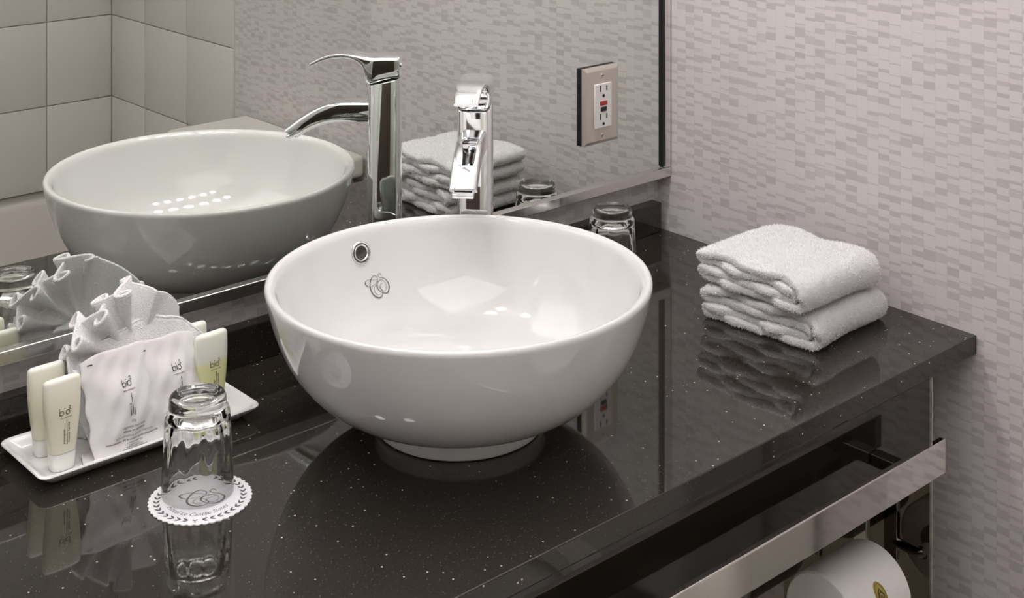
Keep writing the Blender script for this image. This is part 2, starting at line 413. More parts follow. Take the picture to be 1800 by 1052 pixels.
struct(box('added_trim_1', XL+0.0005, XL+0.045, -0.815, -0.745, ZF, 1.225, 'white_plastic', None, 0.003, 2)); struct(box('added_trim_2', XL+0.0005, XL+0.045, -1.635, -1.565, ZF, 1.225, 'white_plastic', None, 0.003, 2))
struct(box('added_trim_3', XL+0.0005, XL+0.045, -1.565, -0.815, 1.155, 1.225, 'white_plastic', None, 0.003, 2))  # surround of the added door
ts = struct(box('wall_tub_side', XA, XA+0.1, YTB, YT, ZF, ZC, 'grout'), 'tiled side wall above the tub')
tb = struct(box('wall_tub_back', XL, XA+0.1, YTB-0.1, YTB, ZF, ZC, 'grout'), 'tiled wall behind the tub')
# square cream tiles, each its own piece
TS = 0.207; GAP = 0.0022; Z0 = 0.0554-2*TS
def tile_mesh(w, h):
    bm = bmesh.new(); bm_box(bm, 0, w-GAP, 0, h-GAP, 0, 0.006)
    top = [e for e in bm.edges if all(v.co.z > 0.005 for v in e.verts)]
    bmesh.ops.bevel(bm, geom=top, offset=0.0011, segments=2, affect='EDGES', profile=0.5)
    bmesh.ops.recalc_face_normals(bm, faces=bm.faces)
    me = bpy.data.meshes.new('tile'); bm.to_mesh(me); bm.free(); me.materials.append(M['tile'])
    me.polygons.foreach_set('use_smooth', [True]*len(me.polygons))
    try: me.set_sharp_from_angle(angle=math.radians(50))
    except Exception: pass
    return me
full = tile_mesh(TS, TS); first = tile_mesh(0.171, TS)
mxb = Matrix(((1,0,0,0),(0,0,-1,0),(0,1,0,0),(0,0,0,1)))       # local (x,y,z) -> back wall, face towards +y
# back wall faces +y: local x -> -x, local y -> z, local z -> +y
Rb = Matrix(((-1,0,0),(0,0,1),(0,1,0))).to_4x4()
Rs = Matrix(((0,0,-1),(-1,0,0),(0,1,0))).to_4x4()               # side wall faces -x: local x -> -y
for r in range(9):
    z = Z0+r*TS
    x = XA-0.006
    for cidx in range(8):
        me = first if cidx == 0 else full
        o = bpy.data.objects.new('tile', me); C.objects.link(o); o.parent = tb
        o.matrix_world = Matrix.Translation((x, YTB, z))@Rb
        x -= 0.171 if cidx == 0 else TS
    y = YT-0.002
    for cidx in range(3):
        w = TS if cidx < 2 else (YT-YTB)-2*TS-0.008
        me = full if cidx < 2 else None
        if me is None:
            me = bpy.data.meshes.get('tile_narrow') or tile_mesh(w, TS); me.name = 'tile_narrow'
        o = bpy.data.objects.new('tile', me); C.objects.link(o); o.parent = ts
        o.matrix_world = Matrix.Translation((XA, y, z))@Rs
        y -= TS

# ================================================================== BATHTUB (seen in the mirror)
def rrect(cx, cy, hx, hy, r, z, n=6):
    out = []
    for sx, sy, a0 in ((1,1,0),(-1,1,90),(-1,-1,180),(1,-1,270)):
        for k in range(n+1):
            a = math.radians(a0+90*k/n); out.append((cx+sx*(hx-r)+r*math.cos(a), cy+sy*(hy-r)+r*math.sin(a), z))
    return out
tub = empty('bathtub', (0, 0, ZF)); tag(tub, 'pale enamel bathtub below the cream tiles, seen in the mirror', 'bathtub')
tcx, tcy = (XA-0.78)/2, (YT+YTB)/2+0.004; thx, thy = (XA-0.008+0.78)/2, (YT-YTB)/2-0.013
zr = -0.36-ZF
loft('shell', [rrect(tcx, tcy, thx, thy, 0.02, 0), rrect(tcx, tcy, thx, thy, 0.02, zr-0.02), rrect(tcx, tcy, thx, thy, 0.025, zr-0.004), rrect(tcx, tcy, thx-0.006, thy-0.006, 0.03, zr),
      rrect(tcx, tcy, thx-0.05, thy-0.05, 0.08, zr), rrect(tcx, tcy, thx-0.062, thy-0.06, 0.09, zr-0.012), rrect(tcx, tcy, thx-0.10, thy-0.08, 0.11, zr-0.25), rrect(tcx, tcy, thx-0.17, thy-0.12, 0.12, zr-0.36)], 'tub', tub)

# ================================================================== TOILET (its tank shows in the mirror)
to = empty('toilet', (XA, -0.823, ZF)); tag(to, 'pale china toilet with flat tank lid, seen in the mirror', 'toilet')
tz = -0.08-ZF
box('tank', -0.195, -0.012, -0.205, 0.205, 0.37, tz-0.045, 'toilet', to, 0.02, 4)
box('tank_lid', -0.205, -0.006, -0.219, 0.219, tz-0.044, tz, 'toilet', to, 0.010, 3)
def ell(cx, rx, ry, z, n=40): return [(cx+rx*math.cos(2*math.pi*i/n), ry*math.sin(2*math.pi*i/n), z) for i in range(n)]
loft('bowl', [ell(-0.36,0.20,0.10,0), ell(-0.36,0.19,0.09,0.06), ell(-0.38,0.18,0.10,0.16), ell(-0.42,0.22,0.15,0.28), ell(-0.44,0.245,0.18,0.36), ell(-0.44,0.25,0.185,0.38), ell(-0.44,0.21,0.14,0.38), ell(-0.44,0.17,0.11,0.30), ell(-0.42,0.08,0.06,0.22)], 'toilet', to)
loft('seat', [ell(-0.44,0.25,0.187,0.383), ell(-0.44,0.253,0.19,0.395), ell(-0.44,0.25,0.187,0.405), ell(-0.44,0.20,0.135,0.405), ell(-0.44,0.195,0.13,0.383)], 'toilet', to, caps=False)
tube('flush_lever', [(-0.20,-0.15,tz-0.08),(-0.215,-0.15,tz-0.08),(-0.218,-0.11,tz-0.085),(-0.218,-0.08,tz-0.09)], 0.006, 'chrome', to)

# ================================================================== VANITY
CX0 = -1.15
ct = prism('countertop', [(CX0, YF), (xw(YF)-0.0006, YF), (xw(YB)-0.0006, YB-0.0005), (CX0, YB-0.0005)], -0.0225, 0.0, 'quartz', None, 0.0012)
tag(ct, 'polished black speckled quartz countertop under the white basin', 'countertop')
bs = box('backsplash', CX0, xw(0.2672)-0.0125, 0.2672, YB-0.0005, 0.0003, 0.0432, 'quartz', None, 0.0012, 2)
tag(bs, 'low black quartz upstand along the wall under the mirror', 'backsplash')
XS = 0.505
vc = empty('vanity_cabinet', (0, 0, ZF)); tag(vc, 'black glossy vanity cabinet carrying the countertop', 'cabinet')
dz = -ZF
box('front_apron', CX0+0.02, XS-0.004, YF+0.0006, YF+0.018, -0.118+dz, -0.023+dz, 'black_gloss', vc, 0.0006, 1)
sidep = box('side_panel', XS-0.004, XS, YF+0.0006, YB-0.002, 0.002, -0.023+dz, 'smoked', vc)
box('edge_trim', XS, XS+0.0016, YF+0.0002, YF+0.006, 0.002, -0.0232+dz, 'steel', vc)['label'] = 'thin bright edge strip'
box('back_panel', CX0+0.02, XS-0.0045, -0.135, -0.117, 0.002, -0.119+dz, 'smoked', vc)
box('underside', CX0+0.02, XS-0.0045, YF+0.019, -0.117, -0.118+dz, -0.110+dz, 'black_gloss', vc)
box('side_panel', CX0+0.002, CX0+0.019, YF+0.001, YB-0.002, 0.002, -0.023+dz, 'black_gloss', vc)

# towel bar standing off the apron
tbar = empty('towel_bar', (0, YF, -0.085)); tag(tbar, 'flat mirror-polished steel towel bar across the vanity front', 'towel bar')
box('bar', -0.42, 0.4615, -0.0445, -0.0365, -0.0165, 0.0215, 'steel_mirror', tbar, 0.0014, 3)
for x in (0.39, -0.345):
    box('bracket_arm', x-0.008, x+0.008, -0.0362, 0.0002, 0.002, 0.015, 'dark_metal', tbar, 0.0008, 1)

# paper roll and its holder in the open niche under the apron
RX0, RX1, RY, RZ, RR = 0.338, 0.438, -0.207, -0.2475, 0.0485
ph = empty('paper_holder', (0.472, RY, RZ)); tag(ph, 'chrome toilet paper holder hanging in the niche under the bar', 'paper holder')
tube('rod', [(-0.150,0,0),(-0.005,0,0)], 0.0075, 'chrome', ph, 16)
lathe('rod_end', [(0,-0.004),(0.008,-0.004),(0.010,-0.002),(0.010,0.002),(0.008,0.004),(0,0.004)], 'chrome', ph, 24, loc=(-0.152,0,0)).rotation_euler = (0, math.pi/2, 0)
box('post', -0.006, 0.002, 0.030, 0.048, -0.02, 0.1265, 'chrome', ph, 0.001, 2)
tube('crank', [(-0.005,0,0),(-0.002,0.004,0),(-0.002,0.034,0)], 0.006, 'chrome', ph, 12)
roll = empty('toilet_paper_roll', (RX0, RY, RZ)); tag(roll, 'white toilet paper roll with gold seal below the towel bar', 'toilet paper')
def roll_prof():
    L = RX1-RX0
    return [(0.021,0.0),(RR-0.002,0.0),(RR,0.002),(RR,L-0.002),(RR-0.002,L),(0.021,L)]
o = lathe('paper', roll_prof(), 'roll', roll, 96, closed=True, ang=40); o.rotation_euler = (0, math.pi/2, 0)
o = lathe('core', [(0.0208,0.0005),(0.0208,RX1-RX0-0.0005),(0.0196,RX1-RX0-0.0005),(0.0196,0.0005)], 'card_core', roll, 48, closed=True); o.rotation_euler = (0, math.pi/2, 0)
# gold seal wrapped on the front of the roll
def on_roll(a, b):      # a along x, b up the paper; centre of the seal faces the camera
    th = math.radians(150)-b/RR
    return (0.0500+a, RR*math.cos(th), RR*math.sin(th)), (0, math.cos(th), math.sin(th))
def disc(pr, cx, cy, rx, ry, n=40, rings=5):
    for k in range(rings):
        r0, r1 = k/rings, (k+1)/rings
        for i in range(n):
            a0, a1 = 2*math.pi*i/n, 2*math.pi*(i+1)/n
            q = [(cx+rx*r*math.cos(a), cy+ry*r*math.sin(a)) for r, a in ((r0,a0),(r1,a0),(r1,a1),(r0,a1))]
            if k == 0: q = q[1:3]+[(cx, cy)]
            pr.poly(q)
pr = Print(on_roll, 0.0004); disc(pr, 0, 0, 0.0092, 0.0150); seal = pr.build('seal', 'gold', roll)
pr = Print(on_roll, 0.0006); pr.ring(0, 0, 0.0070, 0.0004, 40, ry=0.0122)
pr.stroke([(0,0.0075),(0.0048,0),(0,-0.0075),(-0.0048,0)], 0.0016, closed=True)
pr.stroke([(-0.0018,-0.003),(-0.0018,0.003),(0.0005,0.004),(0.002,0.002),(0,0.0005),(0.002,-0.003)], 0.0009)
for k in range(26):
    a = 2*math.pi*k/26; pr.stroke([(0.0076*math.cos(a),0.0130*math.sin(a)),(0.0084*math.cos(a),0.0139*math.sin(a))], 0.0005)
pr.build('seal_print', 'ink', seal)

# ================================================================== MIRROR
mi = empty('wall_mirror', (0, 0, 0.0815)); tag(mi, 'large wall mirror in a slim polished steel frame', 'mirror')
z0 = -0.0005; MX0, MZ1 = -1.10, 0.86; MX1 = xw(0.255)-0.0008
mg = box('glass', MX0+0.004, MX1-0.012, YM, YM+0.004, 0.013, MZ1-0.006, 'silver', mi)
box('backing', MX0+0.004, MX1-0.002, YM+0.0045, YB-0.001, 0.004, MZ1-0.006, 'black', mi)
yfz = 0.2585
box('frame_rail', MX0, MX1, yfz, YB-0.0012, z0, 0.0135, 'steel', mi, 0.0012, 3)
box('frame_rail', MX0, MX1, yfz, YB-0.0012, MZ1-0.0135, MZ1, 'steel', mi, 0.0012, 3)
box('frame_rail', MX1-0.0125, MX1, yfz, YB-0.0012, 0.0136, MZ1-0.0136, 'steel', mi, 0.0012, 3)
box('frame_rail', MX0, MX0+0.008, yfz, YB-0.0012, 0.0136, MZ1-0.0136, 'steel', mi, 0.0012, 3)
box('dark_reflection', MX1-0.0160, MX1-0.0126, yfz+0.002, YM-0.0002, 0.0156, MZ1-0.0136, 'black', mi)  # black strip modelled in place of the rail's dark inner reflection

# socket plate set into the mirror
ox, oz = 0.4685, 0.2085
so = empty('power_outlet', (ox, YM, oz)); tag(so, 'safety power outlet in a brushed metal plate on the mirror', 'outlet')
box('dark_reflection', -0.0345, 0.0345, -0.0045, -0.0003, -0.053, 0.053, 'black', so)  # black block standing in for the plate back mirrored in the glass
rings = []
for d, ins in ((-0.0046,0.0),(-0.0062,0.0004),(-0.0092,0.0045),(-0.0096,0.0055)):
    rings.append([(sx*(0.0350-ins), d, sz*(0.0538-ins)) for sx, sz in ((-1,-1),(1,-1),(1,1),(-1,1))])
pl = loft('plate', rings, 'plate', so, ang=20)
rc = box('receptacle', -0.0168, 0.0168, -0.0125, -0.0097, -0.0308, 0.0308, 'white_plastic', so, 0.0012, 2)
for s in (1, -1):
    zc = 0.0195*s+0.001
    for dx, hh in ((-0.0062,0.0042),(0.0062,0.0035)):
        box('slot', dx-0.0009, dx+0.0009, -0.01275, -0.0124, zc+0.0035-hh, zc+0.0035+hh, 'black', rc)
    lathe('ground_hole', [(0,0),(0.0023,0),(0.0023,0.0003),(0,0.0003)], 'black', rc, 16, loc=(0,-0.0125,zc-0.0068)).rotation_euler = (math.pi/2, 0, 0)
box('reset_button', -0.0068, 0.0068, -0.0137, -0.0120, 0.0005, 0.0066, 'red', rc, 0.0005, 1)
box('test_button', -0.0058, 0.0058, -0.0137, -0.0120, -0.0078, -0.0018, 'black', rc, 0.0005, 1)
for s in (1, -1):
    sc = lathe('screw', [(0,0.0012),(0.0018,0.0010),(0.0030,0.0002),(0.0031,-0.0002)], 'plate', so, 20, loc=(0,-0.0096,0.0415*s)); sc.rotation_euler = (math.pi/2, 0, 0)
    box('slot', -0.0024, 0.0024, -0.0003, 0.0003, 0.0009, 0.0014, 'black', sc)

# ================================================================== VESSEL SINK
OUT = [(0.0840,0.0003),(0.0862,0.0010),(0.0872,0.0050),(0.0874,0.0150),(0.0885,0.0185),(0.0945,0.0200),(0.1060,0.0235),(0.1220,0.0302),(0.1380,0.0390),(0.1530,0.0505),(0.1660,0.0645),(0.1770,0.0810),(0.1855,0.0990),(0.1920,0.1180),(0.1965,0.1355),(0.1986,0.1450)]
RIM = [(0.1990,0.1488),(0.1978,0.1516),(0.1955,0.1528),(0.1926,0.1521),(0.1899,0.1498)]
INN = [(0.1874,0.1450),(0.1843,0.1315),(0.1803,0.1165),(0.1750,0.1000),(0.1678,0.0838),(0.1580,0.0686),(0.1452,0.0553),(0.1292,0.0444),(0.1092,0.0358),(0.0860,0.0296),(0.0600,0.0258),(0.0300,0.0240),(0.0,0.0236)]
sk = empty('vessel_sink', (0, 0, 0)); tag(sk, 'round white porcelain vessel basin on the countertop', 'sink')
o_s = catmull(OUT+RIM+INN, 3)
lathe('basin', [(0.0, 0.0003)]+[(abs(a), b) for a, b in o_s], 'porcelain', sk, 128, ang=80)
inn = np.array(INN)
def inner_r(z):
    return float(np.interp(z, inn[::-1, 1], inn[::-1, 0]))
def on_bowl(a, b):      # a sideways, b up from a height on the wall nearest the mirror
    z = b; r = inner_r(z)-0.0002; th = math.pi/2-a/r
    dr = (inner_r(z+0.003)-inner_r(z-0.003))/0.006; n = np.array([-math.cos(th), -math.sin(th), dr]); n /= np.linalg.norm(n)
    return (r*math.cos(th), r*math.sin(th), z), n
p, n = on_bowl(0.0065, 0.1265)
ov = lathe('overflow_ring', [(0.0072,-0.004),(0.0072,0.0006),(0.0080,0.0018),(0.0092,0.0020),(0.0099,0.0008),(0.0099,0.0004),(0.0107,0.0004),(0.0107,0.0012),(0.0118,0.0016),(0.0126,0.0010),(0.0129,-0.0008)], 'steel', sk, 40)
ov.location = p; ov.rotation_euler = Vector(n).to_track_quat('Z', 'Y').to_euler()
lathe('overflow_hole', [(0,0.0011),(0.004,0.0009),(0.0073,0.0003)], 'dark_metal', ov, 24)
lathe('overflow_groove', [(0.0100,0.0009),(0.0106,0.0009)], 'black', ov, 32)
pr = Print(on_bowl, 0.0003); monogram(pr, 0.0195, 0.0898, 0.0285, 0.00090); pr.build('monogram', 'grey_ink', sk)
dr = lathe('drain', [(0,0.0042),(0.016,0.0040),(0.0215,0.0028),(0.0225,0.0012),(0.026,0.0012),(0.030,0.0006),(0.031,-0.0005)], 'chrome', sk, 40, loc=(0,0,0.0240))

# ================================================================== FAUCET
FX, FY = 0.1690, 0.1735
fa = empty('faucet', (FX, FY, 0.0), math.atan2(-0.083, -0.0885)); tag(fa, 'tall chrome single-lever faucet behind the basin', 'faucet')
# local +x = spout direction
def sec(z0, z1, a=0.0213, b=0.0207, e=4.2):      # horizontal ring, z rising from front (z0) to back (z1)
    return [(x, y, z0+(z1-z0)*(0.5-x/(2*a))) for x, y in supere(a, b, 56, e)]
lathe('base_ring', [(0,0.0002),(0.0295,0.0002),(0.0300,0.001),(0.0300,0.0035),(0.0285,0.005),(0,0.005)], 'chrome', fa, 56)
loft('body', [sec(0.005,0.005), sec(0.2655,0.2745), sec(0.2665,0.2758, 0.0205, 0.0200)], 'chrome', fa, ang=50)
loft('cartridge_gap', [sec(0.2660,0.2750,0.0195,0.0190), sec(0.2690,0.2772,0.0195,0.0190)], 'dark_metal', fa)
# spout: rounded-rectangular section swept along an arch
top = catmull([(0.016,0.2455),(0.045,0.2452),(0.062,0.2442),(0.078,0.2400),(0.094,0.2325),(0.110,0.2225),(0.130,0.2075)], 5)
bot = catmull([(0.016,0.2185),(0.045,0.2180),(0.060,0.2178),(0.072,0.2160),(0.084,0.2125),(0.097,0.2068),(0.1120,0.1975)], 5)
rings = []
for i, (t_, b_) in enumerate(zip(top, bot)):
    mid = (t_+b_)/2; hv = (t_-b_)/2; w = 0.0160-0.0004*i/len(top)
    rings.append([(mid[0]+hv[0]*q, p_, mid[1]+hv[1]*q) for p_, q in [(w*c_, s_) for c_, s_ in supere(1, 1, 44, 5.0)]])
loft('spout', rings, 'chrome', fa, ang=45)
ae = box('aerator', -0.0075, 0.0075, -0.0125, 0.0125, -0.004, 0.0022, 'chrome', fa, 0.002, 3)
ae.location = (0.1205, 0, 0.2010); ae.rotation_euler = (0, math.radians(28), 0)
# handle block with a curved lever
lt = catmull([(-0.0205,0.3040),(0.000,0.3042),(0.018,0.3040),(0.034,0.3058),(0.050,0.3076),(0.064,0.3072),(0.080,0.3030),(0.0965,0.2945)], 5)
lb = catmull([(-0.0205,0.2768),(0.000,0.2724),(0.0205,0.2686),(0.0265,0.2890),(0.040,0.2995),(0.056,0.3015),(0.076,0.2980),(0.0950,0.2905)], 5)
rings = []
for i, (t_, b_) in enumerate(zip(lt, lb)):
    x = (t_[0]+b_[0])/2; k = i/(len(lt)-1)
    w = 0.0207 if x < 0.012 else 0.0207-(0.0207-0.0140)*min(1, (x-0.012)/0.08)
    if i == 0: w *= 0.94
    mid = (t_+b_)/2; hv = (t_-b_)/2
    rings.append([(mid[0]+hv[0]*q, p_, mid[1]+hv[1]*q) for p_, q in [(w*c_, s_) for c_, s_ in supere(1, 1, 44, 6.0)]])
loft('handle', rings, 'chrome', fa, ang=45)
sc = lathe('set_screw', [(0,0.0015),(0.0022,0.0012),(0.0026,0)], 'chrome', fa, 16, loc=(-0.0205,0,0.290)); sc.rotation_euler = (0, -math.pi/2, 0)

# ================================================================== TUMBLERS (upside down)
G_OUT = [(0.0,0.0880),(0.012,0.0882),(0.017,0.0890),(0.0195,0.0906),(0.0222,0.0911),(0.0248,0.0903),(0.0262,0.0880),(0.0265,0.0845),(0.0266,0.0810),(0.0272,0.0785),(0.0288,0.0768),(0.0297,0.0740),(0.0302,0.0690),(0.0314,0.0450),(0.0325,0.0220),(0.0333,0.0020),(0.0331,0.0004)]
G_IN = [(0.0324,0.0002),(0.0318,0.0020),(0.0310,0.0220),(0.0299,0.0400),(0.0290,0.0520),(0.0277,0.0600),(0.0252,0.0660),(0.0200,0.0700),(0.0120,0.0718),(0.0,0.0722)]
def flute(r, z, k, t):
    if k >= len(G_OUT) and 0.036 < z < 0.071 and r > 0.005:
        a = math.sin(math.pi*(z-0.035)/0.036)
        return r-0.0021*a*(0.5+0.5*math.cos(9*t))**2
    return r
def tumbler(loc, label, rz=0.0):
    t = empty('tumbler', loc, rz); tag(t, label, 'glass', 'upturned water glasses')
    lathe('glass', G_OUT+G_IN, 'glass', t, 108, mod=flute, ang=60)
    return t
# doily coaster under the near glass
CCX, CCY = -0.2779, 0.0394
co = empty('doily_coaster', (CCX, CCY, 0.0002), math.radians(-36)); tag(co, 'scalloped white paper doily printed with a monogram and wreath', 'coaster')
NS = 44
def doily():
    bm = bmesh.new(); out = []
    for i in range(NS*6):
        t = 2*math.pi*i/(NS*6); ph_ = (i % 6)/6.0
        r = 0.0458+0.0016*abs(math.sin(math.pi*ph_)); out.append((r*math.cos(t), r*math.sin(t)))
    lo = [bm.verts.new((a, b, 0)) for a, b in out]; hi = [bm.verts.new((a, b, 0.0009)) for a, b in out]
    bm.faces.new(lo[::-1]); bm.faces.new(hi)
    for i in range(len(lo)): j = (i+1) % len(lo); bm.faces.new((lo[i], lo[j], hi[j], hi[i]))
    return bm
from_bm('card', doily(), 'card', co)
flat = lambda a, b: ((a, b, 0.0009), (0, 0, 1))
pr = Print(flat, 0.0001)
monogram(pr, 0.001, 0.004, 0.040, 0.0013)
def arcwarp(R, a0, total, L):
    def w(a, b):
        th = a0+a/L*total; return ((R+b*-1.0)*math.cos(th)*1.0, (R+b*-1.0)*math.sin(th))
    return w
# lettering round the lower edge, letters upright towards the centre
S = 'Hôtel Le Cantlie Suites'
Rt = 0.0318
def wtext(a, b):
    th = math.radians(-92)+a/Rt
    r = Rt-b
    return r*math.cos(th), r*math.sin(th)
pr.text(S, 0, 0, 0.0078, 'CENTER', shear=0.35, warp=wtext, stretch=0.93)
# wreath of paired leaves, two branches from the ribbon below to the top
def leaf(th, R, tilt, ln, wd):
    c, s = math.cos(th), math.sin(th); t = (-s, c); pts = []
    for k in range(7):
        q = k/6; w_ = wd*math.sin(math.pi*min(1, q*0.93+0.07))
        pts.append((q*ln, w_/2))
    for k in range(6, -1, -1):
        q = k/6; w_ = wd*math.sin(math.pi*min(1, q*0.93+0.07)); pts.append((q*ln, -w_/2))
    ca, sa = math.cos(tilt), math.sin(tilt)
    res = []
    for a, b in pts:
        u, v = a*ca-b*sa, a*sa+b*ca
        res.append((R*c+u*t[0]+v*c, R*s+u*t[1]+v*s))
    return res
for side in (1, -1):
    for k in range(16):
        th = math.radians(-90)+side*math.radians(9+k*10.2)
        for tl in (0.5, -0.5):
            q = leaf(th, 0.0392, tl*side if side > 0 else math.pi-tl, 0.0062, 0.0021)
            pr.poly(q if side > 0 else q[::-1])
pr.stroke([(-0.0022,-0.0385),(0,-0.0400),(0.0022,-0.0385)], 0.0014); pr.stroke([(-0.001,-0.0415),(0.001,-0.0430)], 0.0014)
pr.build('print', 'grey_ink', co)
tumbler((-0.2735, 0.0520, 0.0013), 'upturned clear tumbler standing on the printed paper doily', 0.3)
tumbler((0.4225, 0.1910, 0.0003), 'upturned clear tumbler behind the basin near the mirror corner', 0.9)

# ================================================================== AMENITY TRAY
tx0, tx1, ty0, ty1 = -0.385, -0.148, 0.142, 0.246
tcx, tcy = (tx0+tx1)/2, (ty0+ty1)/2; hx, hy = (tx1-tx0)/2, (ty1-ty0)/2
tr = empty('amenity_tray', (tcx, tcy, 0.0003)); tag(tr, 'white glazed rectangular tray holding the toiletries', 'tray')
R_ = lambda d, r, z: rrect(0, 0, hx-d, hy-d, r, z, 6)
loft('dish', [R_(0.016,0.006,0.0), R_(0.013,0.008,0.0012), R_(0.004,0.009,0.0090), R_(0.0008,0.010,0.0118), R_(0.0,0.010,0.0130), R_(0.0006,0.010,0.0140), R_(0.0026,0.010,0.0142), R_(0.0050,0.009,0.0128), R_(0.0120,0.008,0.0062), R_(0.0170,0.007,0.0048)], 'tray', tr, ang=50)
TZ = 0.0052

# toiletry bottles: flat, broad at the top, standing on frosted caps
BH = 0.0868
prof_w = [(0.000,0.0118),(0.012,0.0124),(0.020,0.0130),(0.035,0.0152),(0.050,0.0172),(0.065,0.0185),(0.076,0.0189),(0.0825,0.0187)]
prof_t = [(0.000,0.0090),(0.012,0.0094),(0.020,0.0097),(0.035,0.0096),(0.050,0.0088),(0.065,0.0073),(0.076,0.0058),(0.0825,0.0048)]
def bring(z, w, t, e=3.2): return [(x, y, z) for x, y in supere(w, t, 40, e)]
def bottle(loc, rz, liquid, label, printed=True):
    b = empty('toiletry_bottle', loc, rz); tag(b, label, 'bottle', 'toiletry bottles on the tray')
    W = lambda z: float(np.interp(z, *zip(*prof_w))); T = lambda z: float(np.interp(z, *zip(*prof_t)))
    zs = list(np.linspace(0.0175, 0.0825, 14))
    rings = [bring(z, W(z), T(z), 3.0) for z in zs]
    for k in range(1, 6):      # rounded shoulders at the top
        a = k/5*math.pi/2; z = 0.0825+0.0043*math.sin(a); rings.append(bring(z, 0.0187-0.0045*(1-math.cos(a)), max(0.0048-0.0042*(1-math.cos(a)), 0.0006), 3.0))
    loft('body', rings, liquid, b, ang=60)
    cap = loft('cap', [bring(z, W(z)*k, T(z)*k, 3.0) for z, k in ((0.0003,0.93),(0.0012,0.985),(0.008,1.0),(0.0165,1.0),(0.0170,0.98))], 'frost', b, ang=60)
    if printed:
        def fn(a, z):
            w, t = W(z), T(z); yy = -t*(max(0.0, 1-abs(a/w)**3.0))**(1/3.0)
            return (a, yy, z), (0, -1, 0)
        pr = Print(fn, 0.0003); pr.logo(-0.0005, 0.0535, 0.0042)
        pr.stroke([(0.0008, 0.0485), (0.0008, 0.0415), (0.0008, 0.034), (0.0008, 0.0255)], 0.00055)
        pr.build('logo', 'ink', b)
        pr = Print(fn, 0.0003)
        pr.micro(0.0005, 0.0506, 0.0125, 0.0008, words=2); pr.micro(-0.0026, 0.0335, 0.0150, 0.0015, True, 1); pr.micro(0.0022, 0.0365, 0.0200, 0.0015, True, 2)
        pr.build('small_print', 'fine_ink', b)
    # recycling notes on the back face
    def fb(a, z):
        w, t = W(z), T(z); return (-a, t*(max(0.0, 1-abs(a/w)**3.0))**(1/3.0), z), (0, 1, 0)
    pr = Print(fb, 0.0003)
    pr.stroke([(0.003,0.062),(0.005,0.058),(0.001,0.058)], 0.0006, closed=True)
    for k in range(6): pr.micro(0.0, 0.0535-k*0.0025, 0.022-0.002*(k % 3), 0.0009, words=4)
    pr.build('back_print', 'fine_ink', b)
    return b
bottle((-0.3525, 0.1715, TZ), math.radians(2), 'cream', 'cream lotion bottle with black logo nearest the tray corner')
bottle((-0.3515, 0.2095, TZ), math.radians(0), 'cream', 'cream bottle without visible print at back left of the tray', False)
bottle((-0.1905, 0.1730, TZ), math.radians(3), 'gel', 'bottle of yellow-green gel with black logo behind the tumbler')
bottle((-0.1965, 0.2055, TZ), math.radians(1), 'shampoo', 'pale bottle behind the yellow-green gel bottle, mostly hidden', False)

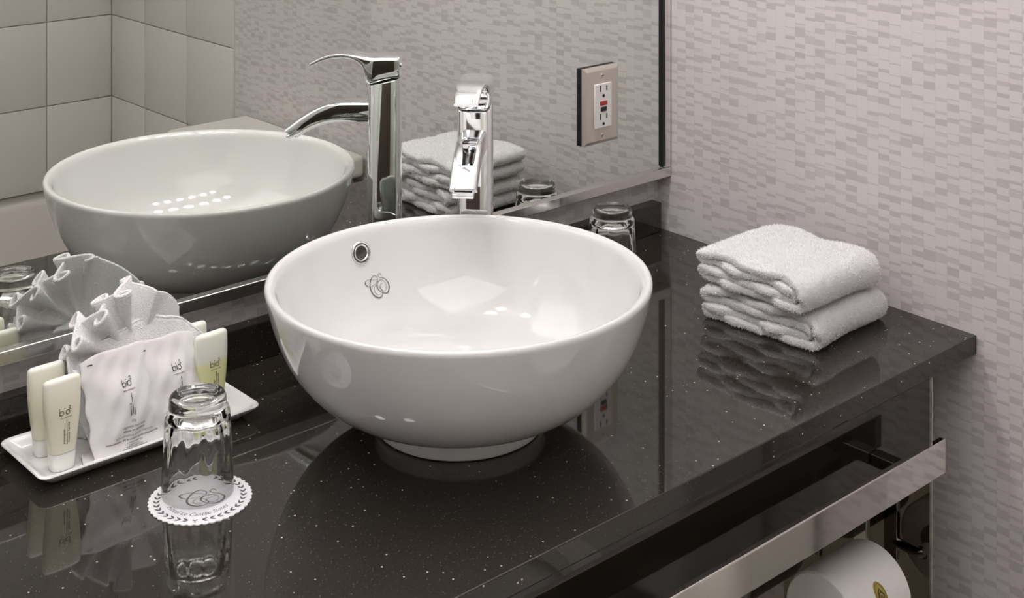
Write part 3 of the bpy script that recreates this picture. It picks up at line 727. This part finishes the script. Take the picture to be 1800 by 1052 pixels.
# ------------------------------------------------------------------ soap sachets
def sachet(ox, y0, wid, hgt, lean, label, full_print, seed):
    rr = np.random.default_rng(seed)
    s = empty('soap_sachet', (ox, y0, TZ+0.0004), math.radians(2)); tag(s, label, 'soap sachet', 'paper soap sachets on the tray')
    ph1, ph2, ph3 = rr.uniform(0, 6.28, 3)
    def fr(a, z):                     # front surface of the pillow
        u, v = a/(wid/2), z/hgt
        edge = max(0.0, (1-abs(u)**4)*(1-abs(2*v-1)**6))
        soap = 0.0065*math.exp(-(((a)/0.026)**4+((z-0.043)/0.027)**4))
        cr = 0.0011*math.sin(170*a+90*z+ph1)*math.sin(60*z-80*a+ph2)+0.0006*math.sin(330*a-210*z+ph3)
        y = z*math.tan(lean)-edge*0.0022-soap-cr*edge
        return np.array((a, y, z))
    N, K = 36, 40; v = []; f = []
    for side in (0, 1):
        for i in range(N+1):
            for j in range(K+1):
                a = (i/N-0.5)*wid; z = j/K*hgt
                aj = a+0.0012*math.sin(7*z/hgt*3+ph1)*(abs(i/N-0.5)*2)
                p = fr(a, z)
                if side: p = np.array((a, 2*z*math.tan(lean)-p[1]+0.0002, z))
                tp = (j/K)**3*(0.0045*abs(2*i/N-1)**3+0.0006*math.sin(i*0.35+ph2))     # soft, uneven top edge
                v.append((aj, p[1], p[2]-tp))
    B = (N+1)*(K+1)
    for i in range(N):
        for j in range(K):
            q = (i*(K+1)+j, (i+1)*(K+1)+j, (i+1)*(K+1)+j+1, i*(K+1)+j+1); f.append(q); f.append(tuple(B+k for k in q[::-1]))
    for i in range(N):
        for j in (0, K): f.append((i*(K+1)+j, (i+1)*(K+1)+j, B+(i+1)*(K+1)+j, B+i*(K+1)+j))
    for j in range(K):
        for i in (0, N): f.append((i*(K+1)+j, i*(K+1)+j+1, B+i*(K+1)+j+1, B+i*(K+1)+j))
    o = from_np('wrapper', v, f, 'paper', s, smooth=True)
    fn = lambda a, b: (fr(a, b), (0, -1, 0.1))
    pr = Print(fn, 0.0006)
    lx_ = 0.0 if full_print else 0.006
    pr.logo(lx_, 0.0600, 0.0040)
    pr.stroke([(lx_+0.0015, 0.0540-0.0010*k) for k in range(20)], 0.0006)
    pr.build('logo', 'ink', s)
    pr = Print(fn, 0.0006); pr.stroke([(-wid/2+0.0065, hgt-0.0075), (-wid/2+0.012, hgt-0.0075)], 0.0011); pr.build('print_mark', 'ink', s)
    pr = Print(fn, 0.0006)
    pr.micro(lx_+0.0008, 0.0565, 0.0135, 0.0008, words=2); pr.micro(lx_-0.0016, 0.0400, 0.0130, 0.0014, True, 2); pr.micro(lx_+0.0030, 0.0375, 0.0075, 0.0014, True, 1)
    if full_print:
        pr.text('30g', 0.001, 0.0285, 0.0030)
        pr.text('vegetable bath soap', 0.001, 0.0238, 0.0031); pr.micro(0.001, 0.0203, 0.024, 0.0014, words=3)
        pr.text('with refreshing Lemon fragrance', 0.001, 0.0160, 0.0031); pr.micro(0.001, 0.0125, 0.060, 0.0014, words=6)
        pr.micro(0.001, 0.0095, 0.018, 0.0009, words=1)
        for k in range(4): pr.micro(0.001, 0.0072-0.0016*k, (0.012, 0.018, 0.027, 0.022)[k], 0.0009, words=4)
    pr.build('small_print', 'fine_ink', s)
    return s
sachet(-0.286, 0.1545, 0.084, 0.0925, math.radians(19), 'white soap sachet with logo and printed lines, left one', True, 3)
sachet(-0.2365, 0.1560, 0.068, 0.0905, math.radians(19), 'white soap sachet behind the tumbler, beside the yellow-green bottle', False, 9)
# folded corner of paper lying on the tray
fp = empty('paper_slip', (-0.3255, 0.1625, TZ+0.0006), math.radians(-18)); tag(fp, 'small folded white paper corner lying on the tray', 'paper')
bm = bmesh.new()
xs_ = np.linspace(-0.0095, 0.0095, 9); prof = [(0.010,0.0),(0.0,0.0006),(-0.010,0.0014),(-0.0112,0.0024),(-0.0100,0.0033),(0.0,0.0040),(0.010,0.0055)]
g = [[bm.verts.new((x, y, z+0.0008*math.sin(x*300))) for y, z in prof] for x in xs_]
for i in range(len(xs_)-1):
    for j in range(len(prof)-1): bm.faces.new((g[i][j], g[i+1][j], g[i+1][j+1], g[i][j+1]))
o = from_bm('sheet', bm, 'paper', fp, smooth=True); sm = o.modifiers.new('t', 'SOLIDIFY'); sm.thickness = 0.0004

# ------------------------------------------------------------------ washcloth fanned behind the sachets
wf = empty('fanned_washcloth', (-0.262, 0.2110, TZ)); tag(wf, 'white washcloth gathered into a ruffled fan on the tray', 'washcloth')
def fan_pt(k, r):       # k 0..1 from left to right, r 0..1 from gather to hem
    ang = math.radians(187-178*k)
    rad = float(np.interp(k, [0, .12, .25, .38, .5, .62, .75, .88, 1], [0.076, 0.083, 0.080, 0.077, 0.077, 0.073, 0.073, 0.072, 0.060]))
    # deep ruffles on the left, a broad smooth petal on the right
    amp = float(np.interp(k, [0, .1, .45, .58, .75, 1], [0.013, 0.017, 0.019, 0.015, 0.008, 0.010]))
    wph = float(np.interp(k, [0, .5, .62, 1], [0.1, 4.1, 4.7, 5.5]))*2*math.pi
    s_ = r**2.1
    off = amp*s_*math.sin(wph); swing = 0.62*amp*s_*math.sin(2*wph)*(1.0 if k < 0.55 else 0.45)
    rad += 0.004*math.cos(wph*0.5)*s_
    x = math.cos(ang)*rad*r*(0.97)+swing*math.sin(ang); z = 0.065+math.sin(ang)*rad*r-swing*math.cos(ang)
    lean = -0.010+0.022*s_*(k-0.35)-0.010*math.sin(math.pi*k)*r*(1-r)
    return (x+0.004, off+lean+0.004, z)
NK, NR = 200, 26; v = []; f = []
for i in range(NK+1):
    for j in range(NR+1): v.append(fan_pt(i/NK, 0.10+0.90*j/NR))
for i in range(NK):
    for j in range(NR): f.append((i*(NR+1)+j, (i+1)*(NR+1)+j, (i+1)*(NR+1)+j+1, i*(NR+1)+j+1))
fan = from_np('ruffled_fan', v, f, 'cloth', wf, smooth=True); sm = fan.modifiers.new('t', 'SOLIDIFY'); sm.thickness = 0.0034; sm.offset = 0
hem = [fan_pt(i/NK, 1.0) for i in range(0, NK+1)]
tube('hem', hem, 0.0019, 'cloth', wf, 8)
# front flap with a rounded hem that backs the sachets
def flap_pt(k, r):
    a = math.radians(178-160*k)
    rx, rz_ = 0.076, float(np.interp(k, [0, .3, .62, .8, 1], [0.030, 0.036, 0.043, 0.040, 0.022]))
    x = math.cos(a)*rx+0.004; zt = 0.062+math.sin(a)*rz_+0.006*k
    z = 0.004+(zt-0.004)*r
    y = -0.036+0.026*r+0.0025*math.sin(k*23+1.0)*r**2+0.0012*math.sin(k*61)*r**3
    return (x*(0.80+0.20*r), y, z)
v = []; f = []; NK2, NR2 = 90, 24
for i in range(NK2+1):
    for j in range(NR2+1): v.append(flap_pt(i/NK2, j/NR2))
for i in range(NK2):
    for j in range(NR2): f.append((i*(NR2+1)+j, (i+1)*(NR2+1)+j, (i+1)*(NR2+1)+j+1, i*(NR2+1)+j+1))
fl = from_np('front_flap', v, f, 'cloth', wf, smooth=True); sm = fl.modifiers.new('t', 'SOLIDIFY'); sm.thickness = 0.0022; sm.offset = 0
tube('hem', [flap_pt(i/NK2, 1.0) for i in range(NK2+1)], 0.0016, 'cloth', wf, 8)
# gathered body of the cloth standing between flap and fan
rings = []
for j in range(9):
    q = j/8; rings.append([(0.055*(1-0.35*q)*math.cos(t)*(1+0.06*math.sin(7*t)), 0.006+0.016*(1-0.4*q)*math.sin(t)*(1+0.15*math.sin(9*t+1)), 0.0008+0.075*q) for t in np.linspace(0, 2*math.pi, 72, endpoint=False)])
loft('gathered_body', rings, 'cloth', wf, ang=80)
fibres('terry_pile', fan, wf, 22000, 0.0010, 0.00030)

# ================================================================== FOLDED TOWELS
def towel(name, loc, rz, lx, ly, th, label, seed):
    """quarter-folded washcloth: doubled cloth folded once more, smooth fold towards -y, loose edges towards -x"""
    rr = np.random.default_rng(seed)
    t = empty(name, loc, rz); tag(t, label, 'towel', 'folded white washcloths')
    sh = th/4.05                      # thickness of one layer
    zb, zi, zj, zt = sh*0.52, sh*1.50, sh*2.55, sh*3.53
    y0, y1 = -ly/2, ly/2
    Ro = (zt-zb)/2; Ri = (zj-zi)/2; zm = (zt+zb)/2
    path = []
    def line(ya, yb, z, n, sag=0.0):
        for i in range(n):
            q = i/n; path.append((ya+(yb-ya)*q, z+sag*math.sin(math.pi*q)))
    def arc(cy, cz, r, a0, a1, n, squash=1.0):
        for i in range(n):
            a = math.radians(a0+(a1-a0)*i/n); path.append((cy+squash*r*math.cos(a), cz+r*math.sin(a)))
    rb = (zi-zb)/2; rt = (zt-zj)/2
    line(y1-rt*1.3, y0+Ro, zt, 26, 0.0015); arc(y0+Ro, zm, Ro, 90, 270, 16, 0.75)
    line(y0+Ro, y1-rb*1.3, zb, 26); arc(y1-rb*1.3, (zb+zi)/2, rb, -90, 90, 6, 1.3)
    line(y1-rb*1.3, y0+Ro*1.6, zi, 24, -0.0008); arc(y0+Ro*1.6, (zi+zj)/2, Ri*1.25, 270, 90, 10, 0.9)
    line(y0+Ro*1.6, y1-rt*1.3, zj, 24, 0.001); arc(y1-rt*1.3, (zj+zt)/2, rt, -90, 90, 6, 1.3)
    path = np.array(path); n = len(path)
    NX = 44; ph = rr.uniform(0, 6.28, 8)
    v = []; f = []
    for k in range(n):
        y, z = path[k]; s = k/n
        e0 = -lx/2+0.0030*math.sin(9*s*6.28+ph[0])+0.0022*math.sin(y*70+ph[1])+0.0012*math.sin(y*160+z*300+ph[2])
        e1 = lx/2+0.0030*math.sin(7*s*6.28+ph[3])+0.002*math.sin(y*60+ph[4])
        for i in range(NX+1):
            q = i/NX; x = e0+(e1-e0)*q
            hz = max(0.0, (z-zb)/(zt-zb))
            ee = abs(2*q-1)**6          # edges of a stack droop and spread a little
            wv = 0.0005*math.sin(x*95+ph[5]+3*s)*math.sin(y*70+ph[6])+0.0006*math.sin(x*230+y*190+ph[7])
            dz_ = wv*(0.25+0.75*hz)-0.0016*ee*hz+(0.0016*math.sin(y*85+ph[2]+5*s)*ee*hz)
            bulge = 0.0022*math.sin(x*40+ph[0])*(1-abs(2*(y-y0)/ly-1)) if False else 0
            v.append((x, y+0.0018*math.sin(x*45+ph[3]), max(z+dz_, sh*0.50)))
    for k in range(n):
        k2 = (k+1) % n
        for i in range(NX): f.append((k*(NX+1)+i, k*(NX+1)+i+1, k2*(NX+1)+i+1, k2*(NX+1)+i))
    o = from_np('cloth', v, f, 'towel_cloth', t, smooth=True)
    sm = o.modifiers.new('t', 'SOLIDIFY'); sm.thickness = sh*0.94; sm.offset = 0; sm.use_even_offset = False
    ss = o.modifiers.new('s', 'SUBSURF'); ss.levels = 1; ss.render_levels = 1
    tx = bpy.data.textures.new('terry', 'CLOUDS'); tx.noise_scale = 0.0045; tx.noise_depth = 2
    dm = o.modifiers.new('d', 'DISPLACE'); dm.texture = tx; dm.strength = 0.0016; dm.mid_level = 0.5; dm.texture_coords = 'LOCAL'
    fibres('terry_pile', o, t, 130000, 0.0022, 0.0005, 'towel_pile')
    return t
TH = 0.0395
towel('folded_washcloth', (0.4815, -0.062, 0.0012), math.radians(3.5), 0.148, 0.166, TH, 'folded white terry washcloth lying directly on the countertop', 5)
towel('folded_washcloth', (0.4760, -0.059, 0.0012+TH+0.0042), math.radians(-1.5), 0.150, 0.164, TH, 'folded white terry washcloth on top of the other one', 21)

# ================================================================== VANITY LIGHT AND ADDED CEILING FILL (above the frame)
vl = empty('vanity_light', (0.0, YB-0.001, 1.12)); tag(vl, 'chrome vanity light bar with six round globes above the mirror', 'vanity light')
box('mounting_bar', -0.50, 0.50, -0.035, -0.0005, -0.035, 0.035, 'chrome', vl, 0.004, 2)
for i in range(6):
    x = -0.42+0.168*i
    nk = lathe('socket', [(0,0),(0.022,0),(0.022,0.012),(0.016,0.03),(0,0.03)], 'chrome', vl, 24, loc=(x,-0.035,0)); nk.rotation_euler = (math.pi/2, 0, 0)
    tube('arm', [(x,-0.06,0),(x,-0.135,0)], 0.012, 'chrome', vl, 16)
    gl = lathe('globe', [(0.045*math.sin(a), -0.045*math.cos(a)) for a in np.linspace(0, math.pi, 17)], 'globe', vl, 28, loc=(x,-0.175,0))
cl = empty('ceiling_fill', (-0.86, -0.93, ZC)); tag(cl, 'added broad fill panel under the ceiling, out of view', 'fill light')  # added unseen panel, gives soft fill from the camera side
box('frame', -0.82, 0.82, -0.72, 0.72, -0.05, -0.001, 'white_plastic', cl, 0.004, 2)
box('fill_panel', -0.80, 0.80, -0.70, 0.70, -0.058, -0.0505, 'ceil_fill', cl)
